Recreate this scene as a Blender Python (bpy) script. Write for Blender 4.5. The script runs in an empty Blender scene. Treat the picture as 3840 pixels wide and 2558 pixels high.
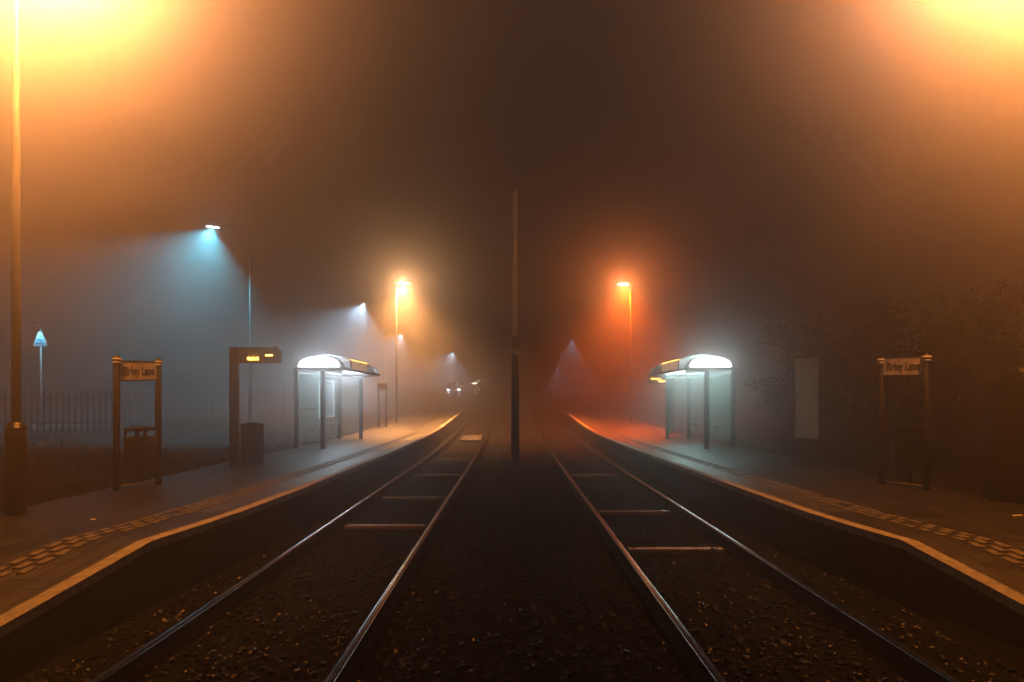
import bpy, bmesh, math, random
from mathutils import Vector, Matrix, noise
R = math.radians
PI = math.pi
rnd = random.Random(7)
S = bpy.context.scene
COL = S.collection

# ------------------------------------------------------------------ helpers
def link(o):
    COL.objects.link(o)
    return o

def tag(o, label=None, cat=None, group=None, kind=None):
    if label: o['label'] = label
    if cat: o['category'] = cat
    if group: o['group'] = group
    if kind: o['kind'] = kind
    return o

def thing(name, loc, rz, label, cat, group=None):
    o = link(bpy.data.objects.new(name, None))
    o.empty_display_size = 0.2
    o.location = loc
    o.rotation_euler = (0, 0, rz)
    return tag(o, label, cat, group)

class MB:
    def __init__(self):
        self.bm = bmesh.new()
    def box(self, c, s, rot=None, bev=0.0):
        r = bmesh.ops.create_cube(self.bm, size=1.0)
        vs = r['verts']
        M = Matrix.Translation(Vector(c)) @ (rot.to_4x4() if rot else Matrix.Identity(4)) @ Matrix.Diagonal((s[0], s[1], s[2], 1))
        bmesh.ops.transform(self.bm, matrix=M, verts=vs)
        if bev > 0:
            es = list({e for v in vs for e in v.link_edges})
            bmesh.ops.bevel(self.bm, geom=es, offset=bev, segments=2, affect='EDGES', profile=0.5)
        return self
    def tube(self, pts, rad, seg=12, cap=True):
        pts = [Vector(p) for p in pts]
        if not hasattr(rad, '__len__'): rad = [rad] * len(pts)
        rings = []
        for i, p in enumerate(pts):
            if i == 0: d = pts[1] - p
            elif i == len(pts) - 1: d = p - pts[i - 1]
            else: d = (pts[i + 1] - p).normalized() + (p - pts[i - 1]).normalized()
            d.normalize()
            a = Vector((1, 0, 0)) if abs(d.x) < 0.9 else Vector((0, 1, 0))
            u = d.cross(a).normalized(); v = d.cross(u)
            rings.append([self.bm.verts.new(p + (u * math.cos(2 * PI * k / seg) + v * math.sin(2 * PI * k / seg)) * rad[i]) for k in range(seg)])
        for a, b in zip(rings[:-1], rings[1:]):
            for k in range(seg):
                self.bm.faces.new((a[k], a[(k + 1) % seg], b[(k + 1) % seg], b[k])).smooth = True
        if cap:
            self.bm.faces.new(rings[0]); self.bm.faces.new(rings[-1][::-1])
        return self
    def lathe(self, prof, c=(0, 0, 0), seg=24):
        c = Vector(c); rings = []
        for r, z in prof:
            rings.append([self.bm.verts.new(c + Vector((r * math.cos(2 * PI * k / seg), r * math.sin(2 * PI * k / seg), z))) for k in range(seg)])
        for a, b in zip(rings[:-1], rings[1:]):
            for k in range(seg):
                self.bm.faces.new((a[k], a[(k + 1) % seg], b[(k + 1) % seg], b[k])).smooth = True
        self.bm.faces.new(rings[0][::-1]); self.bm.faces.new(rings[-1])
        return self
    def grid(self, rows, smooth=True):
        vv = [[self.bm.verts.new(Vector(p)) for p in r] for r in rows]
        for a, b in zip(vv[:-1], vv[1:]):
            for k in range(len(a) - 1):
                self.bm.faces.new((a[k], a[k + 1], b[k + 1], b[k])).smooth = smooth
        return self
    def prism(self, poly, d):
        """poly: list of 3-D points of a flat face, d: extrusion vector"""
        d = Vector(d)
        a = [self.bm.verts.new(Vector(p)) for p in poly]
        b = [self.bm.verts.new(Vector(p) + d) for p in poly]
        self.bm.faces.new(a); self.bm.faces.new(b[::-1])
        n = len(a)
        for k in range(n):
            self.bm.faces.new((a[k], b[k], b[(k + 1) % n], a[(k + 1) % n]))
        return self
    def build(self, name, mat, parent=None, normals=True):
        if normals: bmesh.ops.recalc_face_normals(self.bm, faces=self.bm.faces[:])
        me = bpy.data.meshes.new(name)
        self.bm.to_mesh(me); self.bm.free()
        if mat: me.materials.append(mat)
        o = link(bpy.data.objects.new(name, me))
        if parent: o.parent = parent
        return o

def raw(name, verts, faces, mat, parent=None):
    me = bpy.data.meshes.new(name)
    me.from_pydata(verts, [], faces)
    me.materials.append(mat)
    me.update()
    o = link(bpy.data.objects.new(name, me))
    if parent: o.parent = parent
    return o

def lettering(name, s, size, mat, parent, loc, rot=(R(90), 0, 0), bold=0.0, ext=0.002, width=None, align='CENTER'):
    c = bpy.data.curves.new('t', 'FONT')
    c.body = s; c.size = size; c.extrude = ext; c.offset = bold
    c.align_x = align; c.align_y = 'CENTER'; c.resolution_u = 3
    t = link(bpy.data.objects.new('t', c))
    dg = bpy.context.evaluated_depsgraph_get(); dg.update()
    me = bpy.data.meshes.new_from_object(t.evaluated_get(dg))
    bpy.data.objects.remove(t); bpy.data.curves.remove(c)
    me.name = name
    me.materials.clear(); me.materials.append(mat)
    o = link(bpy.data.objects.new(name, me))
    if width:
        xs = [v.co.x for v in me.vertices]
        k = width / (max(xs) - min(xs))
        for v in me.vertices: v.co.x *= k
    o.parent = parent; o.location = loc; o.rotation_euler = rot
    return o

def lamp(parent, kind, loc, power, color, radius=0.08, angle=120, blend=0.5, rot=(0, 0, 0), size=None):
    L = bpy.data.lights.new('bulb', kind)
    L.energy = power; L.color = color
    if kind in ('POINT', 'SPOT'): L.shadow_soft_size = radius
    if kind == 'SPOT':
        L.spot_size = R(angle); L.spot_blend = blend
    if kind == 'AREA':
        L.shape = 'RECTANGLE'; L.size = size[0]; L.size_y = size[1]
    o = link(bpy.data.objects.new('bulb', L))
    o.parent = parent; o.location = loc; o.rotation_euler = rot
    return o

# ------------------------------------------------------------------ materials
def mat_base(name):
    m = bpy.data.materials.new(name); m.use_nodes = True
    nt = m.node_tree
    return m, nt, nt.nodes['Principled BSDF'], nt.nodes, nt.links

def mk(name, col, rough=0.6, metal=0.0, var=0.25, scale=6.0, bump=0.0, bscale=60.0, rvar=0.0, spec=0.5):
    m, nt, b, N, L = mat_base(name)
    b.inputs['Metallic'].default_value = metal
    b.inputs['Specular IOR Level'].default_value = spec
    tc = N.new('ShaderNodeTexCoord')
    n = N.new('ShaderNodeTexNoise'); n.inputs['Scale'].default_value = scale; n.inputs['Detail'].default_value = 6
    L.new(tc.outputs['Object'], n.inputs['Vector'])
    r = N.new('ShaderNodeValToRGB')
    r.color_ramp.elements[0].position = 0.3; r.color_ramp.elements[1].position = 0.7
    r.color_ramp.elements[0].color = (*[c * (1 - var) for c in col], 1)
    r.color_ramp.elements[1].color = (*[min(1, c * (1 + var)) for c in col], 1)
    L.new(n.outputs['Fac'], r.inputs['Fac']); L.new(r.outputs['Color'], b.inputs['Base Color'])
    mr = N.new('ShaderNodeMapRange')
    mr.inputs['To Min'].default_value = max(0.02, rough - rvar); mr.inputs['To Max'].default_value = min(1, rough + rvar)
    L.new(n.outputs['Fac'], mr.inputs['Value']); L.new(mr.outputs['Result'], b.inputs['Roughness'])
    if bump > 0:
        n2 = N.new('ShaderNodeTexNoise'); n2.inputs['Scale'].default_value = bscale; n2.inputs['Detail'].default_value = 4
        L.new(tc.outputs['Object'], n2.inputs['Vector'])
        bp = N.new('ShaderNodeBump'); bp.inputs['Strength'].default_value = bump; bp.inputs['Distance'].default_value = 0.02
        L.new(n2.outputs['Fac'], bp.inputs['Height']); L.new(bp.outputs['Normal'], b.inputs['Normal'])
    return m

def glow(name, col, strength):
    m, nt, b, N, L = mat_base(name)
    b.inputs['Base Color'].default_value = (*col, 1)
    b.inputs['Emission Color'].default_value = (*col, 1)
    b.inputs['Emission Strength'].default_value = strength
    return m

def pavers(name, col, bw, bh, mortar, rot=0.0, rough=0.5):
    m, nt, b, N, L = mat_base(name)
    tc = N.new('ShaderNodeTexCoord')
    mp = N.new('ShaderNodeMapping'); mp.inputs['Rotation'].default_value = (0, 0, rot)
    L.new(tc.outputs['Object'], mp.inputs['Vector'])
    br = N.new('ShaderNodeTexBrick')
    br.inputs['Scale'].default_value = 1.0
    br.inputs['Brick Width'].default_value = bw; br.inputs['Row Height'].default_value = bh
    br.inputs['Mortar Size'].default_value = mortar; br.inputs['Mortar Smooth'].default_value = 0.4
    br.inputs['Color1'].default_value = (*[c * 0.8 for c in col], 1)
    br.inputs['Color2'].default_value = (*[c * 1.2 for c in col], 1)
    br.inputs['Mortar'].default_value = (*[c * 0.2 for c in col], 1)
    L.new(mp.outputs['Vector'], br.inputs['Vector'])
    n = N.new('ShaderNodeTexNoise'); n.inputs['Scale'].default_value = 3.0; n.inputs['Detail'].default_value = 8
    L.new(tc.outputs['Object'], n.inputs['Vector'])
    mx = N.new('ShaderNodeMix'); mx.data_type = 'RGBA'; mx.blend_type = 'MULTIPLY'; mx.inputs['Factor'].default_value = 0.8
    rp = N.new('ShaderNodeValToRGB')
    rp.color_ramp.elements[0].position = 0.3; rp.color_ramp.elements[0].color = (0.30, 0.30, 0.30, 1)
    rp.color_ramp.elements[1].position = 0.7
    L.new(n.outputs['Fac'], rp.inputs['Fac'])
    L.new(br.outputs['Color'], mx.inputs['A']); L.new(rp.outputs['Color'], mx.inputs['B'])
    L.new(mx.outputs['Result'], b.inputs['Base Color'])
    mr = N.new('ShaderNodeMapRange'); mr.inputs['To Min'].default_value = rough - 0.15; mr.inputs['To Max'].default_value = rough + 0.2
    L.new(n.outputs['Fac'], mr.inputs['Value']); L.new(mr.outputs['Result'], b.inputs['Roughness'])
    n2 = N.new('ShaderNodeTexNoise'); n2.inputs['Scale'].default_value = 45; n2.inputs['Detail'].default_value = 3
    L.new(tc.outputs['Object'], n2.inputs['Vector'])
    ad = N.new('ShaderNodeMath'); ad.operation = 'MULTIPLY_ADD'; ad.inputs[1].default_value = -1.0
    L.new(br.outputs['Fac'], ad.inputs[0]); L.new(n2.outputs['Fac'], ad.inputs[2])
    bp = N.new('ShaderNodeBump'); bp.inputs['Strength'].default_value = 0.7; bp.inputs['Distance'].default_value = 0.012
    L.new(ad.outputs[0], bp.inputs['Height']); L.new(bp.outputs['Normal'], b.inputs['Normal'])
    return m

def wet_glass(name, tint, clear=0.72, drops=120.0, frost=0.5):
    """pane of thin glass with beads of water: clear where dry, scattering where wet"""
    m, nt, b, N, L = mat_base(name)
    out = N['Material Output']; N.remove(b)
    tc = N.new('ShaderNodeTexCoord')
    n = N.new('ShaderNodeTexNoise'); n.inputs['Scale'].default_value = drops; n.inputs['Detail'].default_value = 2
    L.new(tc.outputs['Object'], n.inputs['Vector'])
    n1 = N.new('ShaderNodeTexNoise'); n1.inputs['Scale'].default_value = 3.0; n1.inputs['Detail'].default_value = 3
    L.new(tc.outputs['Object'], n1.inputs['Vector'])
    mr = N.new('ShaderNodeMapRange')
    mr.inputs['From Min'].default_value = 0.42; mr.inputs['From Max'].default_value = 0.62
    mr.inputs['To Min'].default_value = 1 - clear; mr.inputs['To Max'].default_value = min(1, 1 - clear + frost)
    L.new(n.outputs['Fac'], mr.inputs['Value'])
    mu = N.new('ShaderNodeMath'); mu.operation = 'MULTIPLY'
    m2 = N.new('ShaderNodeMapRange'); m2.inputs['From Min'].default_value = 0.3; m2.inputs['From Max'].default_value = 0.7
    m2.inputs['To Min'].default_value = 0.5; m2.inputs['To Max'].default_value = 1.0
    L.new(n1.outputs['Fac'], m2.inputs['Value'])
    L.new(mr.outputs['Result'], mu.inputs[0]); L.new(m2.outputs['Result'], mu.inputs[1])
    tr = N.new('ShaderNodeBsdfTransparent'); tr.inputs['Color'].default_value = (*tint, 1)
    tl = N.new('ShaderNodeBsdfTranslucent'); tl.inputs['Color'].default_value = (0.75, 0.8, 0.8, 1)
    df = N.new('ShaderNodeBsdfDiffuse'); df.inputs['Color'].default_value = (0.5, 0.55, 0.55, 1)
    gl = N.new('ShaderNodeBsdfGlossy'); gl.inputs['Roughness'].default_value = 0.08
    a = N.new('ShaderNodeMixShader'); a.inputs[0].default_value = 0.35
    L.new(tl.outputs[0], a.inputs[1]); L.new(df.outputs[0], a.inputs[2])
    c = N.new('ShaderNodeMixShader'); L.new(mu.outputs[0], c.inputs[0])
    L.new(tr.outputs[0], c.inputs[1]); L.new(a.outputs[0], c.inputs[2])
    d = N.new('ShaderNodeMixShader'); d.inputs[0].default_value = 0.06
    L.new(c.outputs[0], d.inputs[1]); L.new(gl.outputs[0], d.inputs[2])
    L.new(d.outputs[0], out.inputs['Surface'])
    return m

def sheet(name, col, tr=0.7):
    """milky translucent roofing sheet"""
    m, nt, b, N, L = mat_base(name)
    out = N['Material Output']; N.remove(b)
    tl = N.new('ShaderNodeBsdfTranslucent'); tl.inputs['Color'].default_value = (*col, 1)
    df = N.new('ShaderNodeBsdfDiffuse')
    tc = N.new('ShaderNodeTexCoord')
    n = N.new('ShaderNodeTexNoise'); n.inputs['Scale'].default_value = 5; n.inputs['Detail'].default_value = 6
    L.new(tc.outputs['Object'], n.inputs['Vector'])
    r = N.new('ShaderNodeValToRGB')
    r.color_ramp.elements[0].color = (*[c * 0.75 for c in col], 1); r.color_ramp.elements[1].color = (*col, 1)
    L.new(n.outputs['Fac'], r.inputs['Fac']); L.new(r.outputs['Color'], df.inputs['Color'])
    gl = N.new('ShaderNodeBsdfGlossy'); gl.inputs['Roughness'].default_value = 0.25
    a = N.new('ShaderNodeMixShader'); a.inputs[0].default_value = 1 - tr
    L.new(tl.outputs[0], a.inputs[1]); L.new(df.outputs[0], a.inputs[2])
    d = N.new('ShaderNodeMixShader'); d.inputs[0].default_value = 0.06
    L.new(a.outputs[0], d.inputs[1]); L.new(gl.outputs[0], d.inputs[2])
    L.new(d.outputs[0], out.inputs['Surface'])
    return m

M = {}
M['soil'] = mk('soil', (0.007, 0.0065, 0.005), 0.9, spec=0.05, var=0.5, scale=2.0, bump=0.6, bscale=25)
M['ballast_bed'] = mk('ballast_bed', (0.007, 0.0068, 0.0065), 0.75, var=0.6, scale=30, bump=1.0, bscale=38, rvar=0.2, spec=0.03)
M['stone'] = mk('stone', (0.010, 0.0095, 0.009), 0.40, var=0.7, scale=9, rvar=0.3, spec=0.13)
M['road'] = mk('road', (0.05, 0.05, 0.05), 0.5, var=0.3, scale=3, bump=0.4, bscale=120, rvar=0.15)
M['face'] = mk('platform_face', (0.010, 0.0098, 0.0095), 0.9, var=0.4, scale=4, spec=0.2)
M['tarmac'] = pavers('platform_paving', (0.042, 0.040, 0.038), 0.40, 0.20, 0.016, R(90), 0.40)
M['edge_pavers'] = pavers('edge_paving', (0.12, 0.115, 0.105), 0.62, 0.22, 0.035, 0.0, 0.36)
M['coping'] = mk('coping_stone', (0.42, 0.40, 0.36), 0.65, var=0.4, scale=14, bump=0.9, bscale=70, rvar=0.2)
M['tactile'] = mk('tactile_slab', (0.17, 0.155, 0.135), 0.45, var=0.4, scale=18, bump=0.5, bscale=90, rvar=0.2)
M['rail'] = mk('worn_rail_steel', (0.20, 0.20, 0.205), 0.15, metal=1.0, var=0.3, scale=12, rvar=0.06)
M['rust'] = mk('rusted_rail_side', (0.02, 0.014, 0.010), 0.85, var=0.4, scale=10, spec=0.2)
M['sleeper'] = mk('sleeper_concrete', (0.26, 0.24, 0.21), 0.4, var=0.5, scale=12, bump=0.6, bscale=60, rvar=0.25)
M['black'] = mk('black_paint', (0.008, 0.008, 0.0085), 0.3, var=0.3, scale=4, bump=0.15, bscale=120)
M['darkgrey'] = mk('dark_grey_paint', (0.016, 0.0165, 0.0165), 0.45, var=0.3, scale=3, bump=0.1, bscale=90, spec=0.3)
M['sign_post'] = mk('sign_post_paint', (0.008, 0.008, 0.008), 0.6, var=0.3, scale=4, spec=0.15)
M['steel'] = mk('galvanised_steel', (0.20, 0.20, 0.195), 0.5, metal=0.3, var=0.25, scale=5)
M['lamp_pole'] = mk('lamp_pole_paint', (0.018, 0.018, 0.018), 0.6, var=0.25, scale=5, spec=0.1)
M['mast'] = mk('mast_steel', (0.66, 0.60, 0.52), 0.6, var=0.35, scale=3, bump=0.2, bscale=30)
M['white'] = mk('white_paint', (0.80, 0.78, 0.74), 0.4, var=0.12, scale=8)
M['sign_face'] = mk('sign_face', (0.62, 0.56, 0.50), 0.5, var=0.22, scale=7)
M['ink'] = mk('black_lettering', (0.012, 0.012, 0.014), 0.5, var=0.1)
M['bin'] = mk('bin_plastic', (0.009, 0.008, 0.008), 0.3, var=0.3, scale=5, spec=0.3)
M['cabinet'] = mk('cabinet_paint', (0.006, 0.006, 0.006), 0.6, var=0.3, scale=3, spec=0.1)
M['fascia'] = glow('fascia_painted_lamplight', (1.0, 0.58, 0.32), 0.7)  # emission stands in for warm lamplight falling on the unlit fascia
M['fence'] = mk('fence_steel', (0.035, 0.04, 0.042), 0.55, metal=0.2, var=0.3, scale=4)
M['grass'] = mk('grass_blades', (0.006, 0.0075, 0.004), 0.8, spec=0.05, var=0.6, scale=2)
M['leaf'] = mk('leaves', (0.02, 0.02, 0.008), 0.45, var=0.6, scale=1.5)
M['bark'] = mk('bark', (0.06, 0.045, 0.03), 0.9, var=0.4, scale=8, bump=0.8, bscale=20)
M['glass'] = wet_glass('wet_glass', (0.84, 0.92, 0.9), 0.975, 60, 0.16)
M['frost'] = wet_glass('frosted_glass', (0.55, 0.62, 0.6), 0.25, 55, 0.75)
M['roof'] = sheet('milky_roof_sheet', (0.82, 0.84, 0.86), 0.62)
M['poster'] = mk('poster_paper', (0.30, 0.33, 0.33), 0.25, var=0.35, scale=5)
M['car'] = mk('car_paint', (0.03, 0.035, 0.04), 0.25, var=0.1)
M['tyre'] = mk('tyre_rubber', (0.012, 0.012, 0.012), 0.8, var=0.2)
M['picto'] = mk('pictogram_vinyl', (0.6, 0.62, 0.55), 0.5, var=0.1)
M['warn'] = mk('warning_face', (0.20, 0.52, 0.72), 0.4, var=0.2, scale=9)
M['warn_edge'] = mk('warning_border', (0.32, 0.38, 0.42), 0.4, var=0.2, scale=9)
M['litter'] = mk('white_paper', (0.75, 0.7, 0.62), 0.6, var=0.1)

# ------------------------------------------------------------------ the lie of the land
EYE = 1.70
F = 2560.0
def g(y):
    """gradient: flat through the stop, climbing beyond it"""
    if y < 22: return 0.0
    z = 0.0019 * (min(y, 32.5) - 22) ** 2
    if y > 32.5: z += 0.04 * (min(y, 105) - 32.5)
    return z

def lerp_table(T, y):
    if y <= T[0][0]: return T[0][1]
    for (a, xa), (b, xb) in zip(T[:-1], T[1:]):
        if y <= b: return xa + (xb - xa) * (y - a) / (b - a)
    return T[-1][1]

LE = [(2, -3.42), (4.5, -3.41), (6.4, -3.38), (7.2, -3.28), (8, -3.21), (10, -3.13), (15, -3.07), (22, -3.08), (70, -3.08)]
RE = [(2, 3.70), (6.4, 3.67), (7.2, 3.56), (8, 3.48), (10, 3.42), (14, 3.33), (20, 3.27), (27, 3.28), (70, 3.28)]
PH = 0.375
def ztop(y):
    if y >= 6.4: return PH + g(y)
    return max(0.0, PH - (6.4 - y) * 0.101)
YS = [2.0, 2.7, 3.4, 4.0, 4.6, 5.2, 5.8, 6.4, 6.8, 7.2, 7.6, 8.0, 9, 10, 11.5, 13, 15, 17, 19, 22] + [22 + 1.5 * k for k in range(1, 26)]

def ground_z(x, y):
    gg = g(y)
    if -3.3 < x < 3.5: return gg - 0.35
    if x < 0:
        t = min(1, max(0, (-6.0 - x) / 5.5))
        base = -0.1 + 0.0 if x > -6.0 else 0.30 + 0.32 * t * t * (3 - 2 * t)
    else:
        t = min(1, max(0, (x - 6.4) / 4))
        base = -0.1 if x < 6.4 else 0.30 + 0.5 * t
    if y < 6.4: base *= max(0.2, 1 - (6.4 - y) * 0.2)
    n = noise.noise(Vector((x * 0.6, y * 0.6, 0))) * 0.06
    return gg + base + n

xs = [-80, -60, -45, -32, -24, -20, -18] + [-17 + 0.55 * k for k in range(20)] + [-5.9, -5, -3.35, -3.25, 0, 3.45, 3.55, 5, 6.3] + [6.5 + 0.6 * k for k in range(12)] + [15, 18, 24, 34, 48, 80]
ys = [-14, -8, -3, 0] + [1 + 0.8 * k for k in range(40)] + [34 + 3 * k for k in range(26)] + [118, 130, 150, 175, 190]
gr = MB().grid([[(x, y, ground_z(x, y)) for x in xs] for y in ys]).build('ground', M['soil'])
tag(gr, kind='structure')

bed_x = [-3.55 + 0.25 * k for k in range(30)]
bed_y = [-6 + 0.25 * k for k in range(130)] + [27 + 1.5 * k for k in range(70)]
def bed_z(x, y):
    return g(y) - 0.155 + noise.noise(Vector((x * 2.2, y * 2.2, 3))) * 0.02
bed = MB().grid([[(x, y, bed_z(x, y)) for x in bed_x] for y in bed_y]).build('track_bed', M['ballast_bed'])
tag(bed, kind='structure')

# road on the left, beyond the fence
rd_y = [-10 + 3 * k for k in range(65)]
road = MB().grid([[(x, y, g(y) + 0.72) for x in (-30, -24, -20, -17.2)] if y < 16 else
                  [(x + (5.0 * min(1, (y - 16) / 25)), y, g(y) + 0.72) for x in (-30, -24, -20, -17.2)] for y in rd_y]).build('road', M['road'])
tag(road, kind='structure')

# platforms
def platform(T, xback, sgn):
    top = MB()
    rows = []
    for y in YS:
        e = lerp_table(T, y); z = ztop(y)
        rows.append([(e, y, z - 0.55), (e, y, z)] + [(e + (xback - e) * t, y, z) for t in (0.1, 0.3, 0.6, 0.85)] + [(xback, y, z), (xback, y, z - 0.5)])
    top.grid(rows, smooth=False)
    p = top.build('platform', M['tarmac'])
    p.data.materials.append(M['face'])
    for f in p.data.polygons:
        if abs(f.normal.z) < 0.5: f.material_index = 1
    tag(p, kind='structure')
    w = 0.125
    c = MB()
    c.grid([[(lerp_table(T, y) - sgn * 0.012, y, ztop(y) - 0.07), (lerp_table(T, y) - sgn * 0.012, y, ztop(y) + 0.008),
             (lerp_table(T, y) + sgn * w, y, ztop(y) + 0.008), (lerp_table(T, y) + sgn * w, y, ztop(y) - 0.004)] for y in YS], smooth=False)
    c.build('coping', M['coping'], p)
    e = MB()
    YF = [y for y in YS if y >= 8]
    e.grid([[(lerp_table(T, y) + sgn * (w + 0.002), y, ztop(y) + 0.004), (lerp_table(T, y) + sgn * 0.56, y, ztop(y) + 0.004)] for y in YF], smooth=False)
    e.build('edge_paving', M['edge_pavers'], p)
    # raised tactile slabs, three rows, slightly uneven
    t = MB()
    y = 3.2
    while y < 24:
        st = 0.22
        for r in range(3):
            if rnd.random() < 0.06: continue
            yy = y + (0.11 if r == 1 else 0)
            x = lerp_table(T, yy) + sgn * (0.60 + 0.115 * r)
            sl = -0.101 * 0 if yy > 6.4 else math.atan(0.101)
            t.box((x + rnd.uniform(-.006, .006), yy, ztop(yy) + 0.004), (0.078, 0.155, 0.016), Matrix.Rotation(sl, 3, 'X') @ Matrix.Rotation(rnd.uniform(-.04, .04), 3, 'Z'), bev=0.008)
        y += st
    t.build('tactile_paving', M['tactile'], p)
    # twin ribs carrying the warning line on up the hill
    for off in (0.60, 0.72, 0.80):
        YR = [y for y in YS if y >= 15]
        MB().grid([[(lerp_table(T, y) + sgn * (off - .018), y, ztop(y) - 0.002), (lerp_table(T, y) + sgn * (off - .012), y, ztop(y) + 0.014),
                  (lerp_table(T, y) + sgn * (off + .012), y, ztop(y) + 0.014), (lerp_table(T, y) + sgn * (off + .018), y, ztop(y) - 0.002)] for y in YR], smooth=False).build('warning_rib', M['tactile'], p)
    return p
platform(LE, -6.05, -1)
platform(RE, 6.45, 1)

# ------------------------------------------------------------------ track
RP = [(-.034, -.045), (-.036, -.014), (-.028, -.004), (-.012, 0), (.012, 0), (.028, -.004), (.036, -.014), (.034, -.045), (.012, -.055), (.012, -.13), (.06, -.15), (.06, -.17), (-.06, -.17), (-.06, -.15), (-.012, -.13), (-.012, -.055)]
ry = [0.5 + 0.75 * k for k in range(30)] + [23.5 + 1.0 * k for k in range(95)]
for X, lab in ((-2.535, 'steel rail running along the foot of the left platform, shining pale blue'),
               (-1.11, 'steel rail left of the central mast, its head shining amber'),
               (1.275, 'steel rail right of the central mast, its head shining deep orange'),
               (2.705, 'steel rail running along the foot of the right platform, shining pale blue')):
    m = MB()
    m.grid([[(X + px, y, g(y) + pz) for px, pz in RP + RP[:1]] for y in ry])
    o = m.build('rail', M['rail'])
    o.data.materials.append(M['rust'])
    for f in o.data.polygons:
        f.material_index = 0 if f.center.z - g(f.center.y) > -.012 else 1
    tag(o, lab, 'rail', 'rails of the two tram tracks')

SL = [(-1.82, 9.85, 'nearest sleeper showing through the ballast of the left track, lit in broken amber patches'),
      (-1.82, 12.68, 'second sleeper up the left track, the brightest amber one'),
      (-1.82, 16.6, 'third sleeper up the left track, its end poking out beside the outer rail'),
      (-1.82, 20.8, 'farthest sleeper showing in the left track, faint in the fog'),
      (1.99, 8.32, 'nearest sleeper of the right track, half orange and half pale blue'),
      (1.99, 11.1, 'second sleeper up the right track, a thin broken orange line'),
      (1.99, 16.6, 'farthest sleeper showing in the right track, only small bits lit')]
for X, y, lab in SL:
    o = MB().box((0, 0, 0), (1.16, 0.13, 0.16), bev=0.008).build('sleeper', M['sleeper'])
    o.location = (X, y, g(y) - 0.185)
    tag(o, lab, 'sleeper', 'sleepers showing through the ballast')

# ballast stones: one countless mass
ico = bmesh.new(); bmesh.ops.create_icosphere(ico, subdivisions=1, radius=1.0)
iv = [v.co.copy() for v in ico.verts]; ifc = [[v.index for v in f.verts] for f in ico.faces]; ico.free()
shapes = []
for k in range(10):
    shapes.append([v * rnd.uniform(0.65, 1.15) for v in iv])
V = []; FC = []
def stone(x, y, z, s):
    b = len(V)
    sh = rnd.choice(shapes)
    a = rnd.uniform(0, 2 * PI); ca, sa = math.cos(a), math.sin(a)
    sx, sy, sz = s * rnd.uniform(.8, 1.4), s * rnd.uniform(.7, 1.1), s * rnd.uniform(.5, .9)
    ti = rnd.uniform(-.5, .5)
    for v in sh:
        px, py, pz = v.x * sx, v.y * sy, v.z * sz
        pz += px * ti
        V.append((x + px * ca - py * sa, y + px * sa + py * ca, z + pz))
    for f in ifc: FC.append((b + f[0], b + f[1], b + f[2]))
n = 0
while n < 17000:
    y = 2.4 + 21.0 * rnd.random() ** 1.7
    x = rnd.uniform(-3.2, 3.45)
    if any(abs(x - X) < 0.075 for X in (-2.535, -1.11, 1.275, 2.705)): continue
    onsl = any(abs(y - sy) < 0.15 and abs(x - sx) < .62 for sx, sy, _ in SL)
    if onsl:
        sx = [s for s in SL if abs(y - s[1]) < 0.15 and abs(x - s[0]) < .62][0][0]
        inner = abs(x - sx) < 0.5
        if abs(x - sx) > .45 and rnd.random() < .5: s_ = 1
        if rnd.random() < (0.62 if inner else 0.2): continue
    s = rnd.uniform(0.014, 0.034)
    stone(x, y, bed_z(x, y) + (0.04 if onsl else s * 0.2), s)
    n += 1
o = raw('ballast_stones', V, FC, M['stone'])
tag(o, kind='stuff')

# rough grass on the bank behind the left platform and behind the right one
V = []; FC = []
for k in range(15000):
    if rnd.random() < 0.75:
        x = -6.1 - 8.5 * rnd.random() ** 1.5; y = 6.5 + 22 * rnd.random()
    else:
        x = 6.5 + 5 * rnd.random(); y = 6 + 14 * rnd.random()
    if noise.noise(Vector((x * 1.3, y * 1.3, 9))) < -0.15: continue
    z = ground_z(x, y); h = rnd.uniform(.04, .15); w = rnd.uniform(.004, .009); a = rnd.uniform(0, PI)
    dx, dy = math.cos(a) * w, math.sin(a) * w
    lx, ly = rnd.uniform(-.1, .1), rnd.uniform(-.1, .1)
    b = len(V)
    V += [(x - dx, y - dy, z - .02), (x + dx, y + dy, z - .02), (x + dx * .7 + lx * .4, y + dy * .7 + ly * .4, z + h * .6), (x - dx * .7 + lx * .4, y - dy * .7 + ly * .4, z + h * .6), (x + lx, y + ly, z + h)]
    FC += [(b, b + 1, b + 2, b + 3), (b + 3, b + 2, b + 4)]
o = raw('grass', V, FC, M['grass'])
tag(o, kind='stuff')

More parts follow.
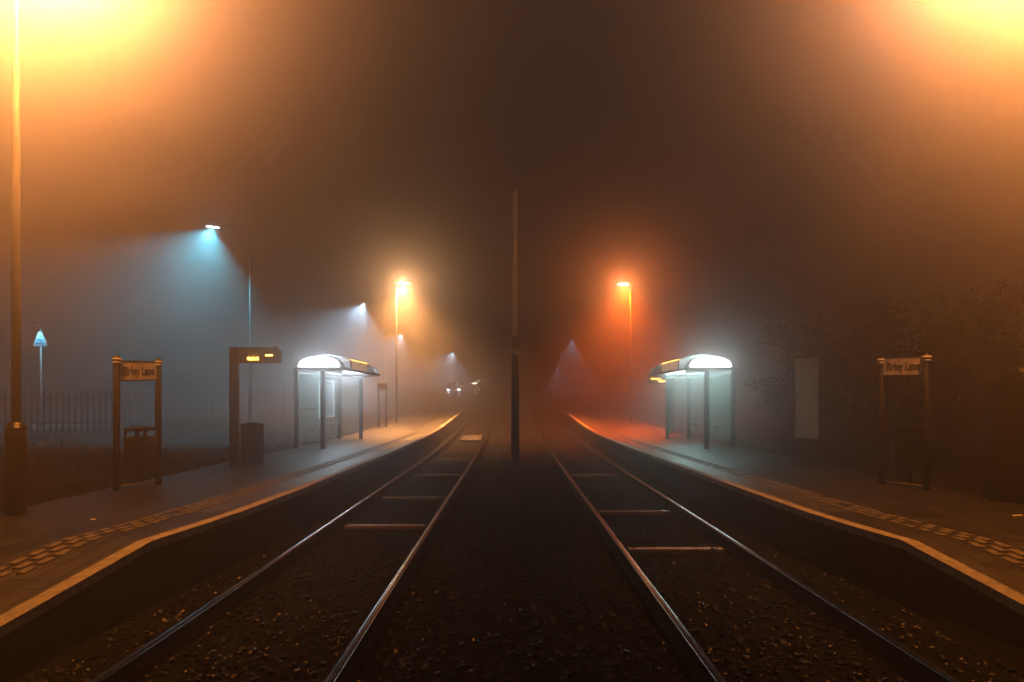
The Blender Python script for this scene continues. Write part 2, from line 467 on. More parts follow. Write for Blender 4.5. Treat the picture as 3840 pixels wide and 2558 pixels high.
# ------------------------------------------------------------------ platform lamps (sodium)
def sodium_lamp(X, y, side, height, arm, col, power, lens, label, lean=0.0, rad=0.10, sleeve=True):
    z0 = ztop(y)
    t = thing('lamp_post', (X, y, z0), 0, label, 'lamp post', 'sodium lamp posts on the platforms')
    if sleeve:
        MB().lathe([(0.105, 0), (0.105, .90), (.118, .905), (.120, .925), (.112, .93), (.112, .985), (.120, .99), (.120, 1.01), (.108, 1.015), (.098, 1.045), (.072, 1.068), (.05, 1.075)], seg=32).build('base_sleeve', M['black'], t)
    MB().tube([(0, 0, 0.0), (0, 0, 2.5), (0, 0, height)], [0.049, 0.047, 0.032], 16).build('pole', M['steel'] if sleeve else M['lamp_pole'], t)
    s = side
    MB().tube([(0, 0, height - .02), (s * arm * .3, 0, height + .05), (s * arm * .75, 0, height + .06)], [.028, .025, .024], 10).build('arm', M['steel'], t)
    cx = s * (arm + .12)
    m = MB()
    m.grid([[(cx + s * u, .0 + w * .13 * math.sqrt(max(0, 1 - (u / .36) ** 2)), height + .06 + .09 * math.sqrt(max(0, 1 - w * w)) * math.sqrt(max(0.0, 1 - (u / .36) ** 2))) for w in (-1, -.8, -.5, 0, .5, .8, 1)] for u in [-.355 + .071 * k for k in range(11)]])
    h = m.build('lantern', M['darkgrey'], t)
    m = MB()
    m.grid([[(cx + s * u, w * .115 * math.sqrt(max(0, 1 - (u / .26) ** 2)), height + .055 - .07 * math.sqrt(max(0, 1 - w * w)) * math.sqrt(max(0.0, 1 - (u / .26) ** 2))) for w in (-1, -.8, -.5, 0, .5, .8, 1)] for u in [-.255 + .051 * k for k in range(11)]])
    m.build('lens', lens, t)
    return t, (cx, 0, height - .06)

AMBER = (1.0, 0.40, 0.085)
DEEP = (1.0, 0.26, 0.028)
lensN = glow('near_amber_lens', (1.0, 0.62, 0.28), 10)
lensA = glow('amber_lens', (1.0, 0.80, 0.58), 150)
lensB = glow('orange_lens', (1.0, 0.70, 0.50), 130)
NEAR_P = 6300; FAR_P = 42000
def near_light(t, L0, col):
    """optic throws the light down, towards the crossing and away from the tracks"""
    out = -1 if t.location.x < 0 else 1
    L0v = Vector(L0)
    def spot(power, c, d, ang, blend, r=.12):
        o = lamp(t, 'SPOT', L0, power, c, r, ang, blend)
        o.rotation_euler = Vector(d).to_track_quat('-Z', 'Y').to_euler()
    spot(NEAR_P * 2.85, col, (out * .13, -.9, -.2), 96, .2)      # main beam, low along the line
    spot(NEAR_P * .32, (1, .40, .13), (0, .9, -.25), 120, .6)      # weaker back beam, added to light the mast, signs and shelters
    spot(NEAR_P * .72, (1, .28, .035), (out * .10, -.12, -1), 90, .6)      # downlight on the paving
    lamp(t, 'POINT', L0, NEAR_P * .008, col, .12)
    cam_d = Vector((0, 0, 1.7)) - (t.location + L0v)
    spot(640, (.9, .82, .9), cam_d, 9, 1.0)  # narrow white beam added towards the camera to whiten the glow's core
t, L0 = sodium_lamp(-5.73, 7.89, 1, 7.3, 0.35, AMBER, 0, lensN, 'tall lamp post with a black capped base sleeve at the left edge of the photo')
near_light(t, L0, (1, .32, .072))
t, L0 = sodium_lamp(6.13, 7.89, -1, 7.3, 0.35, AMBER, 0, lensN, 'lamp post just past the right edge, its glow filling the upper right corner')
near_light(t, L0, (1, .305, .062))
t, L0 = sodium_lamp(-5.62, 33.2, 1, 6.72, 0.22, AMBER, 0, lensA, 'slim lamp post with a yellow amber glow beyond the left shelter', sleeve=False)
lamp(t, 'SPOT', L0, FAR_P * 2.6, (1, .39, .11), .1, 136, .95)
lamp(t, 'POINT', L0, 800, (1, .46, .17), .1)
t, L0 = sodium_lamp(5.76, 33.2, -1, 6.68, 0.22, DEEP, 0, lensB, 'slim lamp post with a deep red orange glow beyond the right shelter', sleeve=False)
lamp(t, 'SPOT', L0, FAR_P * 1.7, (1, .115, .004), .1, 136, .95)
lamp(t, 'POINT', L0, 900, (1, .20, .025), .1)

# ------------------------------------------------------------------ road lamps (cold white)
COLD = (0.15, 0.74, 1.0)
PALE = (0.48, 0.74, 1.0)
ledm = glow('cold_lamp_lens', (0.75, 0.9, 1.0), 40)
def road_lamp(px, py, D, side, col, power, label, arm=1.4, ang=128, tilt=24):
    X = (px - 1920) * D / F; Z = EYE + (1500 - py) * D / F
    z0 = ground_z(X + side * -arm, D)
    H = Z - z0
    t = thing('street_lamp', (X - side * arm, D, z0), 0, label, 'street lamp', 'cold white street lamps along the road')
    MB().tube([(0, 0, -.1), (0, 0, 1.2), (0, 0, 1.25), (0, 0, H - .25)], [.075, .075, .055, .035], 12).build('pole', M['lamp_pole'], t)
    MB().tube([(0, 0, H - .27), (side * .1, 0, H - .05), (side * .35, 0, H + .06), (side * (arm - .28), 0, H + .08)], [.035, .032, .03, .028], 10).build('arm', M['lamp_pole'], t)
    MB().box((side * arm, 0, H + .085), (.62, .24, .08), Matrix.Rotation(-side * R(4), 3, 'Y'), bev=.025).build('lantern', M['darkgrey'], t)
    MB().box((side * arm, 0, H + .03), (.40, .17, .02), Matrix.Rotation(-side * R(4), 3, 'Y'), bev=.006).build('lens', ledm, t)
    lamp(t, 'SPOT', (side * arm, 0, H - .03), power, col, .07, ang, .35, (0, side * R(-tilt), 0))
    return t
road_lamp(798, 855, 25.5, -1, COLD, 27000, 'nearest cold blue street lamp, high on the left')
road_lamp(1363, 1142, 50, -1, PALE, 100000, 'cold white street lamp left of the amber platform lamp')
road_lamp(1505, 1255, 75, -1, PALE, 160000, 'small pale street lamp below the amber platform lamp')
road_lamp(1700, 1322, 100, -1, PALE, 600000, 'faintest street lamp above the oncoming headlights')
road_lamp(2145, 1275, 75, 1, (0.35, .70, 1.0), 90000, 'small blue street lamp between the central mast and the orange lamp', 1.2, 80, 0)
road_lamp(2092, 1378, 105, 1, (0.5, .7, .9), 220000, 'tiny dim street lamp close right of the central mast', 1.2, 80, 0)

# ------------------------------------------------------------------ central mast
def mast():
    t = thing('catenary_mast', (0.096, 20.5, g(20.5) - .15), 0, 'tall round mast with a black lower half standing between the tracks', 'mast')
    MB().lathe([(.125, 0), (.122, 1.6), (.122, 2.3), (.108, 2.75), (.104, 3.45)], seg=24).build('sleeve', M['black'], t)
    MB().lathe([(.116, 3.45), (.124, 3.5), (.124, 3.66), (.116, 3.70), (.112, 3.74)], seg=24).build('collar', M['darkgrey'], t)
    MB().lathe([(.088, 3.70), (.085, 5), (.075, 8.1), (.02, 8.14)], seg=24).build('upper_pole', M['mast'], t)
    p = MB().box((.0, -.112, 3.30), (.185, .012, .185), bev=.004).build('number_plate', M['sign_face'], t)
    lettering('lettering', 'PA', .085, M['ink'], p, (-.012, -.1195, 3.343), bold=.003)
    lettering('lettering', 'SMA', .078, M['ink'], p, (.0, -.1195, 3.262), bold=.003)
    MB().box((.0, 0, .03), (.42, .42, .06), bev=.01).build('base_plate', M['black'], t)
mast()

# ------------------------------------------------------------------ name signs
def name_sign(L, Rr, z0, ztop_, zp0, zp1, label, tilt=0.0, seed=0):
    L = Vector(L); Rr = Vector(Rr)
    d = Rr - L; a = math.atan2(d.y, d.x); w = d.length
    t = thing('name_sign', (L.x, L.y, z0), a, label, 'sign', 'station name signs on two posts')
    for x in (0, w):
        h = ztop_ - z0
        p = MB().tube([(x, 0, 0), (x, 0, h - .11)], .047, 20).build('post', M['sign_post'], t)
        MB().lathe([(.052, h - .122), (.064, h - .117), (.064, h - .097), (.052, h - .092)], (x, 0, 0), 20).build('white_ring', M['white'], p)
        MB().lathe([(.055, h - .074), (.074, h - .070), (.074, h - .048), (.056, h - .044)], (x, 0, 0), 20).build('white_ring', M['white'], p)
        MB().lathe([(.053, h - .09), (.053, h - .05), (.050, h - .03), (.038, h - .008), (.018, h + .006), (.004, h + .009)], (x, 0, 0), 20).build('cap', M['black'], p)
    zc = (zp0 + zp1) / 2 - z0; ph = zp1 - zp0
    b = MB().box((w / 2, 0, zc), (w - .10, .03, ph), Matrix.Rotation(-tilt, 3, 'Y'), bev=.006).build('name_board', M['sign_face'], t)
    lettering('lettering', 'Birley Lane', .185, M['ink'], b, (w / 2, -.0165, zc - .005), (R(90), -tilt, 0), bold=.0038, width=(w - .10) * .86)
    rot = Matrix.Rotation(-tilt, 3, 'Y')
    for sg in (1, -1):
        MB().box((w / 2, 0, zc + sg * (ph / 2 + .008)), (w - .10, .04, .016), rot, bev=.003).build('board_trim', M['darkgrey'], b)
    MB().tube([(0, 0, .05), (w, 0, .05)], .014, 10).build('foot_rail', M['steel'], t)
    return t
name_sign((-5.81, 10.03), (-5.58, 10.77), PH, 2.36, 2.005, 2.28, 'station name sign reading Birley Lane in front of the litter bin on the left platform', tilt=R(2.2))
name_sign((5.83, 10.77), (6.09, 10.03), PH, 2.39, 2.08, 2.345, 'station name sign reading Birley Lane on the dark right platform', tilt=R(-1))
zf = ztop(30)
name_sign((-5.78, 29.6), (-5.60, 30.4), zf, zf + 1.99, zf + 1.64, zf + 1.91, 'distant name sign, a faint outline in the fog beyond the left shelter')

# ------------------------------------------------------------------ bins
def litter_bin(x, y, label, rz=0):
    t = thing('litter_bin', (x, y, ztop(y)), rz, label, 'litter bin', 'round litter bins')
    MB().lathe([(.05, 0), (.05, .28)], seg=16).build('pedestal', M['black'], t)
    MB().lathe([(.13, 0), (.13, .015), (.06, .02)], seg=20).build('foot', M['black'], t)
    MB().lathe([(.20, .245), (.236, .255), (.242, .27), (.245, .70), (.24, .71)], seg=36).build('drum', M['bin'], t)
    MB().lathe([(.249, .70), (.253, .705), (.253, .735), (.249, .74)], seg=36).build('band', M['darkgrey'], t)
    for k in range(4):
        a0 = k * PI / 2 + .25
        MB().box((.225 * math.cos(a0), .225 * math.sin(a0), .785), (.03, .06, .11), Matrix.Rotation(a0, 3, 'Z'), bev=.006).build('lid_strut', M['bin'], t)
    MB().lathe([(.236, .835), (.248, .84), (.248, .868), (.22, .885), (.10, .905), (.01, .91)], seg=36).build('lid', M['bin'], t)
litter_bin(-5.95, 10.95, 'dark round litter bin on a pedestal behind the left name sign')
litter_bin(6.25, 10.75, 'dark round litter bin behind the right name sign, barely visible')

# ------------------------------------------------------------------ passenger information displays
amber_glow = glow('amber_diodes_and_glint', (1.0, 0.44, 0.07), 16.0)  # display characters, and the painted glint along the shelter fascia
def info_display(x, y, mirror, label, lines, z0, w=.99, zb=2.055, hh=.32):
    t = thing('information_display', (x, y, z0), 0, label, 'information display', 'electronic departure displays')
    s = -1 if mirror else 1
    MB().box((0, 0, (zb + hh) / 2), (.155, .13, zb + hh), bev=.008).build('post', M['darkgrey'], t)
    MB().box((s * (w / 2 - .02), .003, zb + hh / 2 - .003), (w - .20, .145, hh - .006), bev=.006).build('housing', M['darkgrey'], t)
    MB().box((s * (w - .09), .003, zb + hh / 2 - .025), (.055, .15, hh - .055), bev=.006).build('end_cap', M['darkgrey'], t)
    MB().box((s * (w - .155), 0, zb + hh + .012), (.02, .03, .05), bev=.004).build('sensor', M['black'], t)
    for sx in (-1, 1): MB().tube([(sx * .075, 0, 1.37), (sx * .10, 0, 1.37)], .014, 8).build('lock_stud', M['black'], t)
    scr = MB().box((s * (w / 2 + .0), -.0715, zb + hh / 2 - .01), (w - .30, .006, hh - .07)).build('screen', M['black'], t)
    for (txt, dx, dz, size, wd) in lines:
        if not txt:      # a line of characters too blown out to read
            MB().box((dx, -.0757, zb + dz), (wd, .002, size * .62)).build('lit_line', amber_glow, scr)
            continue
        lettering('lettering', txt, size, amber_glow, scr, (dx, -.0765, zb + dz), bold=.004, ext=.001, width=wd)
    lamp(t, 'POINT', (lines[0][1] if not mirror else lines[0][1], -.16, zb + hh * .4), 1.1, (1, .36, .03), .05)
    return t
info_display(-5.53, 13.6, False, 'departure display on a black post showing an amber clock beside the dark cabinet',
             [('00:31:41', .405, .085, .085, .225), ('', .715, .155, .05, .145)], PH)
info_display(6.2, 26.5, True, 'departure display with two amber lines tucked under the far end of the right shelter',
             [('', -.63, .185, .07, .40), ('', -.40, .09, .075, .26)], ztop(26.5), zb=1.92)

# dark cabinet behind the left display
def cabinet(x, y, z0, w, d, h, rz, label, mat):
    t = thing('equipment_cabinet', (x, y, z0), rz, label, 'cabinet', 'dark equipment cabinets')
    MB().box((0, 0, h / 2), (w, d, h), bev=.012).build('body', mat, t)
    m = MB()
    m.prism([(-w / 2 - .02, -d / 2 - .02, h + .003), (w / 2 + .02, -d / 2 - .02, h + .003), (w / 2 + .02, -d / 2 - .02, h + .02), (0, -d / 2 - .02, h + .055), (-w / 2 - .02, -d / 2 - .02, h + .02)], (0, d + .04, 0))
    m.build('lid', mat, t)
    dd = MB().box((-.0, -d / 2 - .006, h * .47), (w - .08, .012, h * .82), bev=.004).build('door', mat, t)
    MB().box((w * .36, -d / 2 - .02, h * .62), (.018, .02, .14), bev=.004).build('handle', M['steel'], dd)
cabinet(-5.40 - .05, 14.35, PH, .44, .42, .80, R(18), 'dark cabinet standing just right of the left departure display post', M['cabinet'])
cabinet(6.55, 9.0, PH - .06, .50, .35, 1.62, R(-12), 'tall dark cabinet half lost in the gloom at the far right', M['cabinet'])

# ------------------------------------------------------------------ shelters
SHL = glow('shelter_light_left', (0.78, 0.92, 1.0), 17)
SHR = glow('shelter_light_right', (0.80, 0.97, 0.95), 19)
def shelter(xb, s, label, lightm, lcol, power, posters):
    t = thing('tram_shelter', (xb, 18.5, PH), 0, label, 'shelter', 'glazed tram shelters')
    def P(x, y, z): return (s * x, y, z)
    LN = 4.9
    for (x, y) in ((0.0, .1), (.75, 0), (0, LN - .15), (.75, LN - .25)):
        p = MB().box(P(x, y, 1.06), (.115, .115, 2.12), bev=.01).build('post', M['darkgrey'], t)
        MB().box(P(x, y, .03), (.18, .18, .02), bev=.004).build('foot_plate', M['steel'], p)
    z0 = 2.19
    def rise(y):
        if y < 1.0: return   .33 + .09 * math.sin(y / 1.0 * PI / 2)
        if y > LN - 1.0: return   .33 + .09 * math.sin((LN - y) / 1.0 * PI / 2)
        return .42
    def arch(y, k=1.0, n=20, off=0.0):
        return [P(.64 - .68 * k * math.cos(PI * i / n), y, z0 + off + rise(y) * k * math.sin(PI * i / n) ** .8) for i in range(n + 1)]
    yy = [0, .15, .35, .6, .85, 1.0, 1.6, 2.4, 3.2, LN - 1.0, LN - .7, LN - .45, LN - .2, LN]
    MB().grid([arch(y) for y in yy]).build('roof', M['roof'], t)
    # end caps: milky gable with the light box behind it
    for y, nm in ((0.0, 'end_panel'), (LN, 'end_panel')):
        m = MB()
        a = arch(y)
        m.prism(a, (0, .012 if y == 0 else -.012, 0))
        e = m.build(nm, M['roof'], t)
        m = MB()
        b = [P(.64 - .56 * math.cos(PI * i / 16), y + (-.014 if y == 0 else .014), z0 + .035 + rise(y) * .84 * math.sin(PI * i / 16) ** .8) for i in range(17)]
        m.prism(b, (0, .02 if y == 0 else -.02, 0))
        m.build('light_box', lightm, e)
    for y in (2.9, 3.9):
        MB().tube(arch(y, 1.012), .014, 8).build('roof_rib', M['darkgrey'], t)
    for x in (-.04, 1.32):
        MB().box(P(x, LN / 2, z0 - .02), (.06, LN, .07), bev=.01).build('eave_frame', M['steel'], t)
    for y in (-.005, LN + .005):
        MB().box(P(.64, y, z0 - .02), (1.28, .06, .068), bev=.01).build('end_frame', M['steel'], t)
    for x in (.75, 0):
        MB().box(P(x, LN / 2, 2.085), (.07, LN - .2, .07), bev=.008).build('top_rail', M['steel'], t)
    MB().tube([P(.75, LN - .25, 2.1), P(.95, LN - .25, 2.12), P(1.15, LN - .25, 2.14), P(1.30, LN - .25, z0 - .02)], .022, 8).build('roof_bracket', M['darkgrey'], t)
    MB().tube([P(.75, 0, 2.1), P(1.0, 0, 2.12), P(1.30, 0, z0 - .02)], .022, 8).build('roof_bracket', M['darkgrey'], t)
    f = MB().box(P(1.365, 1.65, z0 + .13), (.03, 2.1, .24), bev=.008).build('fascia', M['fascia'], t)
    MB().box(P(1.355, 1.65, z0 + .262), (.03, 2.1, .018), bev=.004).build('edge_glint', amber_glow, f)  # painted glint: glowing line for the orange light on the roof edge
    for y in (.6, 1.65, 2.7): MB().box(P(1.366, y, z0 + .13), (.038, .02, .25)).build('fascia_joint', M['darkgrey'], f)
    g0 = MB().box(P(.375, .06, 1.14), (.62, .012, 1.82)).build('glass_pane', M['glass'], t)
    for (a, b) in ((.25, 2.40), (2.46, LN - .25)):
        MB().box(P(-.0, (a + b) / 2, 1.14), (.012, b - a, 1.82)).build('glass_pane', M['glass'], t)
    MB().box(P(.375, LN - .2, 1.14), (.62, .012, 1.82)).build('glass_pane', M['glass'], t)
    MB().box(P(0, 2.43, 1.05), (.05, .05, 2.08), bev=.006).build('mullion', M['darkgrey'], t)
    # perch bench on the back wall
    m = MB().box(P(.20, 2.4, .58), (.22, 2.6, .035), bev=.012)
    m.build('bench_seat', M['darkgrey'], t)
    for y in (1.3, 3.5): MB().tube([P(.03, y, .40), P(.18, y, .56)], .02, 8).build('bench_bracket', M['darkgrey'], t)
    if posters:
        fr = MB()
        y0, y1, a, b = 2.15, 3.85, .80, 1.92
        for z in (a, b): fr.box(P(.03, (y0 + y1) / 2, z), (.035, y1 - y0, .035), bev=.005)
        for y in (y0, y1): fr.box(P(.03, y, (a + b) / 2), (.035, .035, b - a - .035), bev=.005)
        pf = fr.build('poster_frame', M['white'], t)
        MB().box(P(.02, (y0 + y1) / 2, (a + b) / 2), (.01, y1 - y0 - .03, b - a - .03)).build('poster', M['poster'], pf)
        # row of pictograms on the end pane
        zc = 1.08
        for k, x in enumerate((.145, .26, .375, .49)):
            pm = MB()
            if k == 3:
                pm.box(P(x, .052, zc), (.07, .004, .075))
            else:
                n = (6, 16, 10)[k]
                pm.prism([P(x + .038 * math.cos(2 * PI * i / n), .054, zc + .038 * math.sin(2 * PI * i / n)) for i in range(n)], (0, -.004, 0))
            pic = pm.build('pictogram', M['picto'], g0)
            im = MB()
            if k == 3: im.box(P(x, .049, zc), (.02, .002, .04))
            else: im.box(P(x, .049, zc), (.045, .002, .010), Matrix.Rotation(R(45), 3, 'Y'))
            im.build('pictogram_mark', M['darkgrey'], pic)
        MB().prism([P(.57, .054, zc + .012), P(.57, .054, zc - .012), P(.605, .054, zc - .016), P(.605, .054, zc - .030), P(.648, .054, zc + .004), P(.605, .054, zc + .036), P(.605, .054, zc + .022)], (0, -.004, 0)).build('pictogram', M['picto'], g0)
    lamp(t, 'AREA', P(.62, 1.1, 2.10), power, lcol, size=(.9, 1.5))
    lamp(t, 'AREA', P(.62, 3.9, 2.10), power * .6, lcol, size=(.9, 1.2))
    lamp(t, 'POINT', P(.62, .5, 2.36), power * .35, lcol, .05)
    lamp(t, 'POINT', P(.62, LN - .5, 2.36), power * .3, lcol, .05)
    return t
shelter(-5.87, 1, 'glazed tram shelter with a glowing white roof end and poster frame on the left platform', SHL, (.72, .88, 1.0), 150, True)
shelter(6.02, -1, 'glazed tram shelter with a greenish white roof end on the right platform', SHR, (.58, .95, .93), 150, False)

# ------------------------------------------------------------------ frosted glass poster case on the right
def poster_case():
    t = thing('poster_case', (6.0, 13.9, PH), R(-25), 'tall frosted glass poster case glowing dull teal between right shelter and name sign', 'poster case')
    m = MB()
    for x in (-.235, .235): m.box((x, 0, 1.12), (.03, .10, 2.24), bev=.006)
    m.box((0, 0, 2.215), (.44, .10, .04), bev=.006); m.box((0, 0, .53), (.44, .10, .04), bev=.006)
    m.build('frame', M['darkgrey'], t)
    MB().box((0, -.0, 1.37), (.438, .012, 1.64)).build('glass_pane', M['frost'], t)
    MB().box((.285, .02, 2.15), (.07, .12, .14), bev=.01).build('bracket', M['darkgrey'], t)
    MB().box((0, 0, .02), (.56, .2, .03), bev=.006).build('foot_plate', M['black'], t)
poster_case()

# ------------------------------------------------------------------ warning triangle on the road side
def warning_sign():
    D = 24.0; X = (150 - 1920) * D / F; Z = EYE + (1500 - 1298) * D / F
    z0 = ground_z(X, D)
    t = thing('warning_sign', (X, D, z0), R(6), 'triangular warning sign shining blue on a thin post behind the fence', 'road sign')
    b = Z - z0; w = .50; h = .60
    MB().tube([(0, .04, -.1), (0, .04, b + h)], .032, 12).build('post', M['steel'], t)
    def tri(k, y, d, zo=0):
        cz = b + h / 3
        return [(x * k, y, cz + (z - cz) * k + zo) for x, z in ((-w / 2, b), (-w / 2 + .02, b - .015), (w / 2 - .02, b - .015), (w / 2, b), (.02, b + h), (-.02, b + h))]
    MB().prism(tri(1, 0, 0), (0, .012, 0)).build('border', M['warn_edge'], t)
    f = MB().prism(tri(.82, -.004, 0), (0, .006, 0)).build('face', M['warn'], t)
    m = MB()
    for k in range(3):
        zc = b + .09 + .12 * k; ww = .13 - .035 * k
        m.tube([(-ww, -.006, zc), (-ww * .4, -.006, zc + .03), (ww * .3, -.006, zc - .005), (ww, -.006, zc + .02)], .008, 6)
    m.build('symbol', M['darkgrey'], f)
    hd = MB().box((0, -.20, b + h + .10), (.16, .10, .05), bev=.012)
    hd.tube([(0, .04, b + h), (0, -.02, b + h + .12), (0, -.16, b + h + .12)], .012, 8)
    hd.build('sign_light', M['darkgrey'], t)
    lamp(t, 'SPOT', (0, -.22, b + h + .06), 190, (.4, .8, 1.0), .03, 70, .7, (R(24), 0, 0))
warning_sign()

# ------------------------------------------------------------------ palisade fence
def fence():
    pts = [(-19.5, 20.3), (-16, 21), (-12.75, 22.1), (-11.7, 27), (-10.9, 33), (-10.6, 40), (-10.5, 48)]
    t = thing('palisade_fence', (pts[0][0], pts[0][1], 0), 0, 'grey steel palisade fence along the top of the grass bank', 'fence')
    o0 = Vector((pts[0][0], pts[0][1], 0))
    for (a, b) in zip(pts[:-1], pts[1:]):
        A = Vector((*a, 0)); B = Vector((*b, 0)); d = B - A; n = int(d.length / .165); ang = math.atan2(d.y, d.x)
        rot = Matrix.Rotation(ang, 3, 'Z')
        m = MB()
        za = ground_z(*a) ; zb = ground_z(*b)
        for k in range(1, n):
            p = A + d * (k / n); z = ground_z(p.x, p.y)
            h = 1.42
            c = p - o0
            u = rot @ Vector((1, 0, 0)); v = rot @ Vector((0, 1, 0))
            q = [c + u * x + Vector((0, 0, z + zz)) for x, zz in ((-.033, .06), (.033, .06), (.033, h - .07), (0, h), (-.033, h - .07))]
            m.prism(q, v * .012)
        for zz in (.32, 1.12):
            m.prism([A - o0 + rot @ Vector((0, .014, 0)) + Vector((0, 0, za + zz)), A - o0 + rot @ Vector((0, .014, 0)) + Vector((0, 0, za + zz + .05)),
                     A - o0 + rot @ Vector((0, .054, 0)) + Vector((0, 0, za + zz + .05)), A - o0 + rot @ Vector((0, .054, 0)) + Vector((0, 0, za + zz))], d + Vector((0, 0, zb - za)))
        m.build('panel', M['fence'], t)
        z = za
        MB().box(A - o0 + Vector((0, 0, z + .7)) + rot @ Vector((0, .11, 0)), (.09, .09, 1.5), rot, bev=.006).build('post', M['fence'], t)
fence()

# ------------------------------------------------------------------ far up the line
hl = glow('headlight_lens', (0.72, 0.86, 1.0), 150)
hl2 = glow('sidelight_lens', (0.6, 0.8, 1.0), 40)
warmdot = glow('warm_lamp_lens', (1.0, 0.88, 0.65), 160)
def far_car():
    D = 62.0
    X = (1701 - 1920) * D / F; zc = EYE + (1500 - 1462) * D / F
    z0 = g(D) - .02
    t = thing('oncoming_car', (X, D, zc - .66), 0, 'oncoming car far off in the fog with two cold white headlights', 'car')
    pr = [(-2.0, .30), (-2.02, .62), (-1.9, .78), (-.95, .90), (-.35, 1.36), (.9, 1.40), (1.6, .98), (2.0, .92), (2.05, .35)]
    m = MB(); m.prism([(-.72, y + 2.0, z) for y, z in pr], (1.44, 0, 0)); m.build('body', M['car'], t)
    m = MB(); m.prism([(-.62, .98 + 2 - 2 + .02, .92), (.62, 1.0, .92), (.52, 1.60, 1.34), (-.52, 1.60, 1.34)], (0, -.02, .02)); m.build('windscreen', M['black'], t)
    for sx in (-1, 1):
        for y in (.75, 3.35):
            mm = MB(); mm.tube([(sx * .60, y, .31), (sx * .74, y, .31)], .31, 20); mm.build('wheel', M['tyre'], t)
        h = MB(); h.lathe([(.001, 0), (.085, .0), (.09, .03)], seg=20)
        o = h.build('headlight', hl, t); o.location = (sx * .47, -.03, .66); o.rotation_euler = (R(90), 0, 0)
        h = MB(); h.lathe([(.001, 0), (.05, .0), (.055, .03)], seg=16)
        o = h.build('sidelight', hl2, t); o.location = (sx * .47 + .17, -.03, .66); o.rotation_euler = (R(90), 0, 0)
        lamp(t, 'SPOT', (sx * .47, -.12,   .66), 45, (.35, .62, 1.0), .05, 120, .9, (R(90), 0, R(180)))
far_car()

def far_lamp(px, py, D, n, gap, label, strength_mat):
    X = (px - 1920) * D / F; Z = EYE + (1500 - py) * D / F; z0 = g(D) - .1
    t = thing('signal_post', (X, D, z0), 0, label, 'signal', 'small lit signals far up the line')
    MB().tube([(0, .06, 0), (0, .06, Z - z0 + .15)], .04, 10).build('post', M['darkgrey'], t)
    MB().box((0, .03, Z - z0), (gap * n + .16, .08, .2), bev=.02).build('head', M['black'], t)
    for k in range(n):
        o = MB().lathe([(.001, 0), (.042, .0), (.045, .03)], seg=16).build('lens', strength_mat, t)
        o.location = ((k - (n - 1) / 2) * gap, -.02, Z - z0); o.rotation_euler = (R(90), 0, 0)
    if n > 1: lamp(t, 'POINT', (0, -.2, Z - z0), 14, (1, .85, .6), .05)
far_lamp(1780, 1438, 58, 2, .14, 'small pair of warm white lights between headlights and the central mast', warmdot)
far_lamp(1824, 1431, 58, 1, .1, 'single pinpoint light close left of the central mast', hl2)

def bollard_post():
    D = 58.0; X = (1706 - 1920) * D / F
    t = thing('marker_post', (X, D, g(D) - .15), 0, 'thin dark post standing in front of the distant headlights', 'post')
    MB().tube([(0, 0, 0), (0, 0, 2.45)], .075, 12).build('shaft', M['black'], t)
    MB().box((0, -.09, 2.2), (.2, .02, .28), bev=.01).build('plate', M['black'], t)
bollard_post()

# crossing panel between the left rails, far up
o = MB().box((0, 0, 0), (.85, 2.6, .04), bev=.01).build('crossing_panel', M['road'])
o.location = (-1.75, 30.0, g(30) - .09); o.rotation_euler = (math.atan(.03), 0, 0)
tag(o, 'pale concrete panel lying between the left rails far up the track', 'panel')

# scrap of paper and a bright kerb edge on the platforms
for (px, py, T, lab, nm, sz) in ((350, 1952, 'L', 'small scrap of white paper on the left platform near the lamp post', 'paper_scrap', (.05, .018, .006)),
                            (3815, 1937, 'R', 'thin bright kerb edge on the right platform at the right edge of the photo', 'kerb_edge', (.14, .02, .008))):
    D = F * (EYE - PH) / (py - 1500); X = (px - 1920) * D / F
    o = MB().box((0, 0, 0), sz, Matrix.Rotation(.4, 3, 'X'), bev=.001).build(nm, M['litter'])
    o.location = (X, D, PH + .012); o.rotation_euler = (0, 0, .25)
    tag(o, lab, 'litter')

# ------------------------------------------------------------------ trees behind the right platform
def tree(x, y, h, spread, n, label, seed, name='tree', low=.06):
    rr = random.Random(seed)
    z0 = ground_z(x, y)
    t = thing(name, (x, y, z0), rr.uniform(0, 6), label, 'tree', 'dark trees behind the right platform')
    br = MB()
    br.tube([(0, 0, -.2), (.05, .03, h * .3), (-.04, .08, h * .6), (.06, 0, h * .9)], [.14, .11, .07, .02], 10)
    tips = []
    for k in range(26):
        a = rr.uniform(0, 2 * PI); zb = h * rr.uniform(low, .8)
        l = spread * rr.uniform(.5, 1.0) * (1.15 - .6 * zb / h)
        e = Vector((math.cos(a) * l, math.sin(a) * l, zb + rr.uniform(.1, .9)))
        mid = Vector((math.cos(a) * l * .5, math.sin(a) * l * .5, zb + rr.uniform(.0, .3)))
        br.tube([(0, 0, zb - .1), mid, e], [.045, .03, .008], 6)
        tips += [e, mid, (e + mid) / 2]
    br.build('trunk', M['bark'], t)
    V = []; FC = []
    for k in range(n):
        c = rr.choice(tips)
        p = c + Vector((rr.gauss(0, .23), rr.gauss(0, .23), rr.gauss(0, .18)))
        s = rr.uniform(.04, .085)
        u = Vector((rr.uniform(-1, 1), rr.uniform(-1, 1), rr.uniform(-.8, .5))).normalized()
        v = u.cross(Vector((rr.uniform(-1, 1), rr.uniform(-1, 1), rr.uniform(-1, 1)))).normalized()
        b = len(V)
        V += [tuple(p), tuple(p + u * s + v * s * .45), tuple(p + u * s * 2), tuple(p + u * s - v * s * .45)]
        FC.append((b, b + 1, b + 2, b + 3))
    raw('crown', V, FC, M['leaf'], t)
tree(9.4, 11.2, 3.3, 1.8, 11000, 'bushy tree at the right edge, its lit leaves catching the orange light', 1)
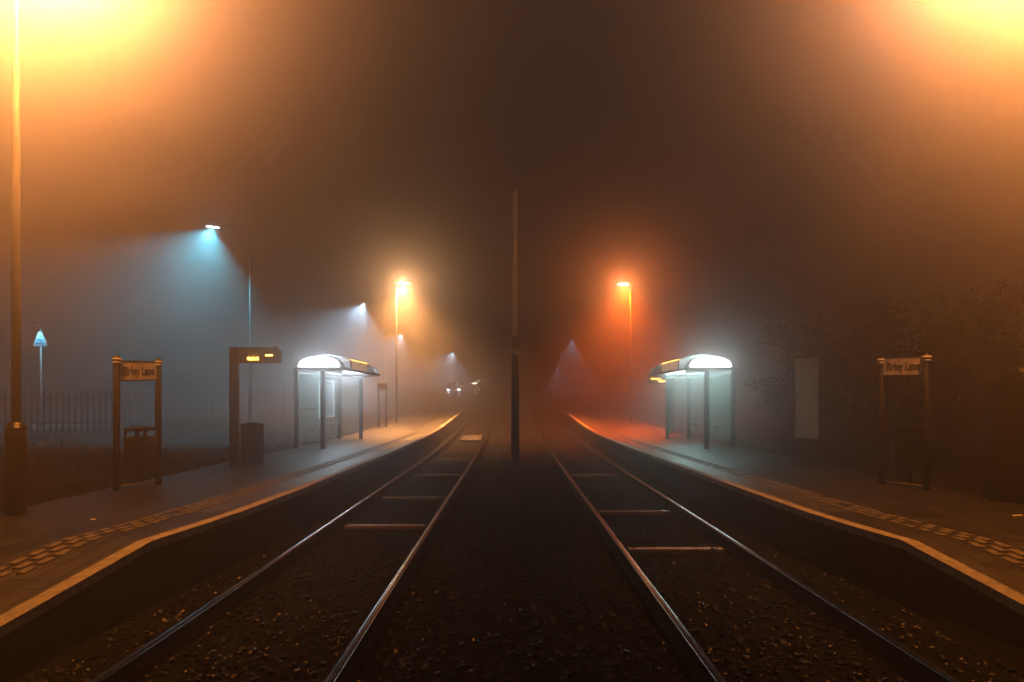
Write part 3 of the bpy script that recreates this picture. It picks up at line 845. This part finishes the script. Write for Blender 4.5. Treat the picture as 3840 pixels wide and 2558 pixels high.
tree(9.2, 14.6, 3.2, 1.7, 10000, 'dark bushy tree behind the right name sign', 2)
tree(9.4, 18.4, 3.4, 1.8, 9000, 'dark tree behind the frosted poster case', 3)
tree(9.8, 22.8, 3.6, 1.9, 8000, 'dim tree behind the right shelter', 4)

# ------------------------------------------------------------------ fog
hz = MB().box((0, 85, 5.0), (168, 216, 12.4)).build('haze', None)
hm = bpy.data.materials.new('haze'); hm.use_nodes = True
nt = hm.node_tree; nt.nodes.clear()
out = nt.nodes.new('ShaderNodeOutputMaterial')
pv = nt.nodes.new('ShaderNodeVolumePrincipled')
pv.inputs['Color'].default_value = (0.96, 0.96, 0.96, 1)
pv.inputs['Density'].default_value = 0.054
pv.inputs['Anisotropy'].default_value = 0.90
nt.links.new(pv.outputs[0], out.inputs['Volume'])
hm.cycles.homogeneous_volume = True
hm.cycles.volume_sampling = 'MULTIPLE_IMPORTANCE'
hz.data.materials.append(hm)
tag(hz, kind='stuff')

# ------------------------------------------------------------------ night sky
W = bpy.data.worlds.new('World'); S.world = W; W.use_nodes = True
bg = W.node_tree.nodes['Background']
bg.inputs['Color'].default_value = (0.86, 1.0, 0.95, 1)
bg.inputs['Strength'].default_value = 0.012

# ------------------------------------------------------------------ camera
cd = bpy.data.cameras.new('camera')
cd.sensor_width = 36; cd.lens = 24.0
cd.shift_y = (1500 - 1279) / 3840
cd.clip_end = 500; cd.clip_start = 0.05
cam = link(bpy.data.objects.new('camera', cd))
cam.location = (0, 0, EYE); cam.rotation_euler = (R(90), 0, 0)
S.camera = cam

S.view_settings.view_transform = 'Standard'
S.view_settings.look = 'None'
S.view_settings.exposure = 0
S.view_settings.gamma = 1
S.render.engine = 'CYCLES'
C = S.cycles
C.max_bounces = 5; C.diffuse_bounces = 2; C.glossy_bounces = 2; C.transmission_bounces = 3
C.transparent_max_bounces = 12; C.volume_bounces = 0
C.sample_clamp_indirect = 2.0; C.sample_clamp_direct = 0
C.use_denoising = True
try: C.denoiser = 'OPENIMAGEDENOISE'
except Exception: pass
C.use_light_tree = True
C.caustics_reflective = False; C.caustics_refractive = False
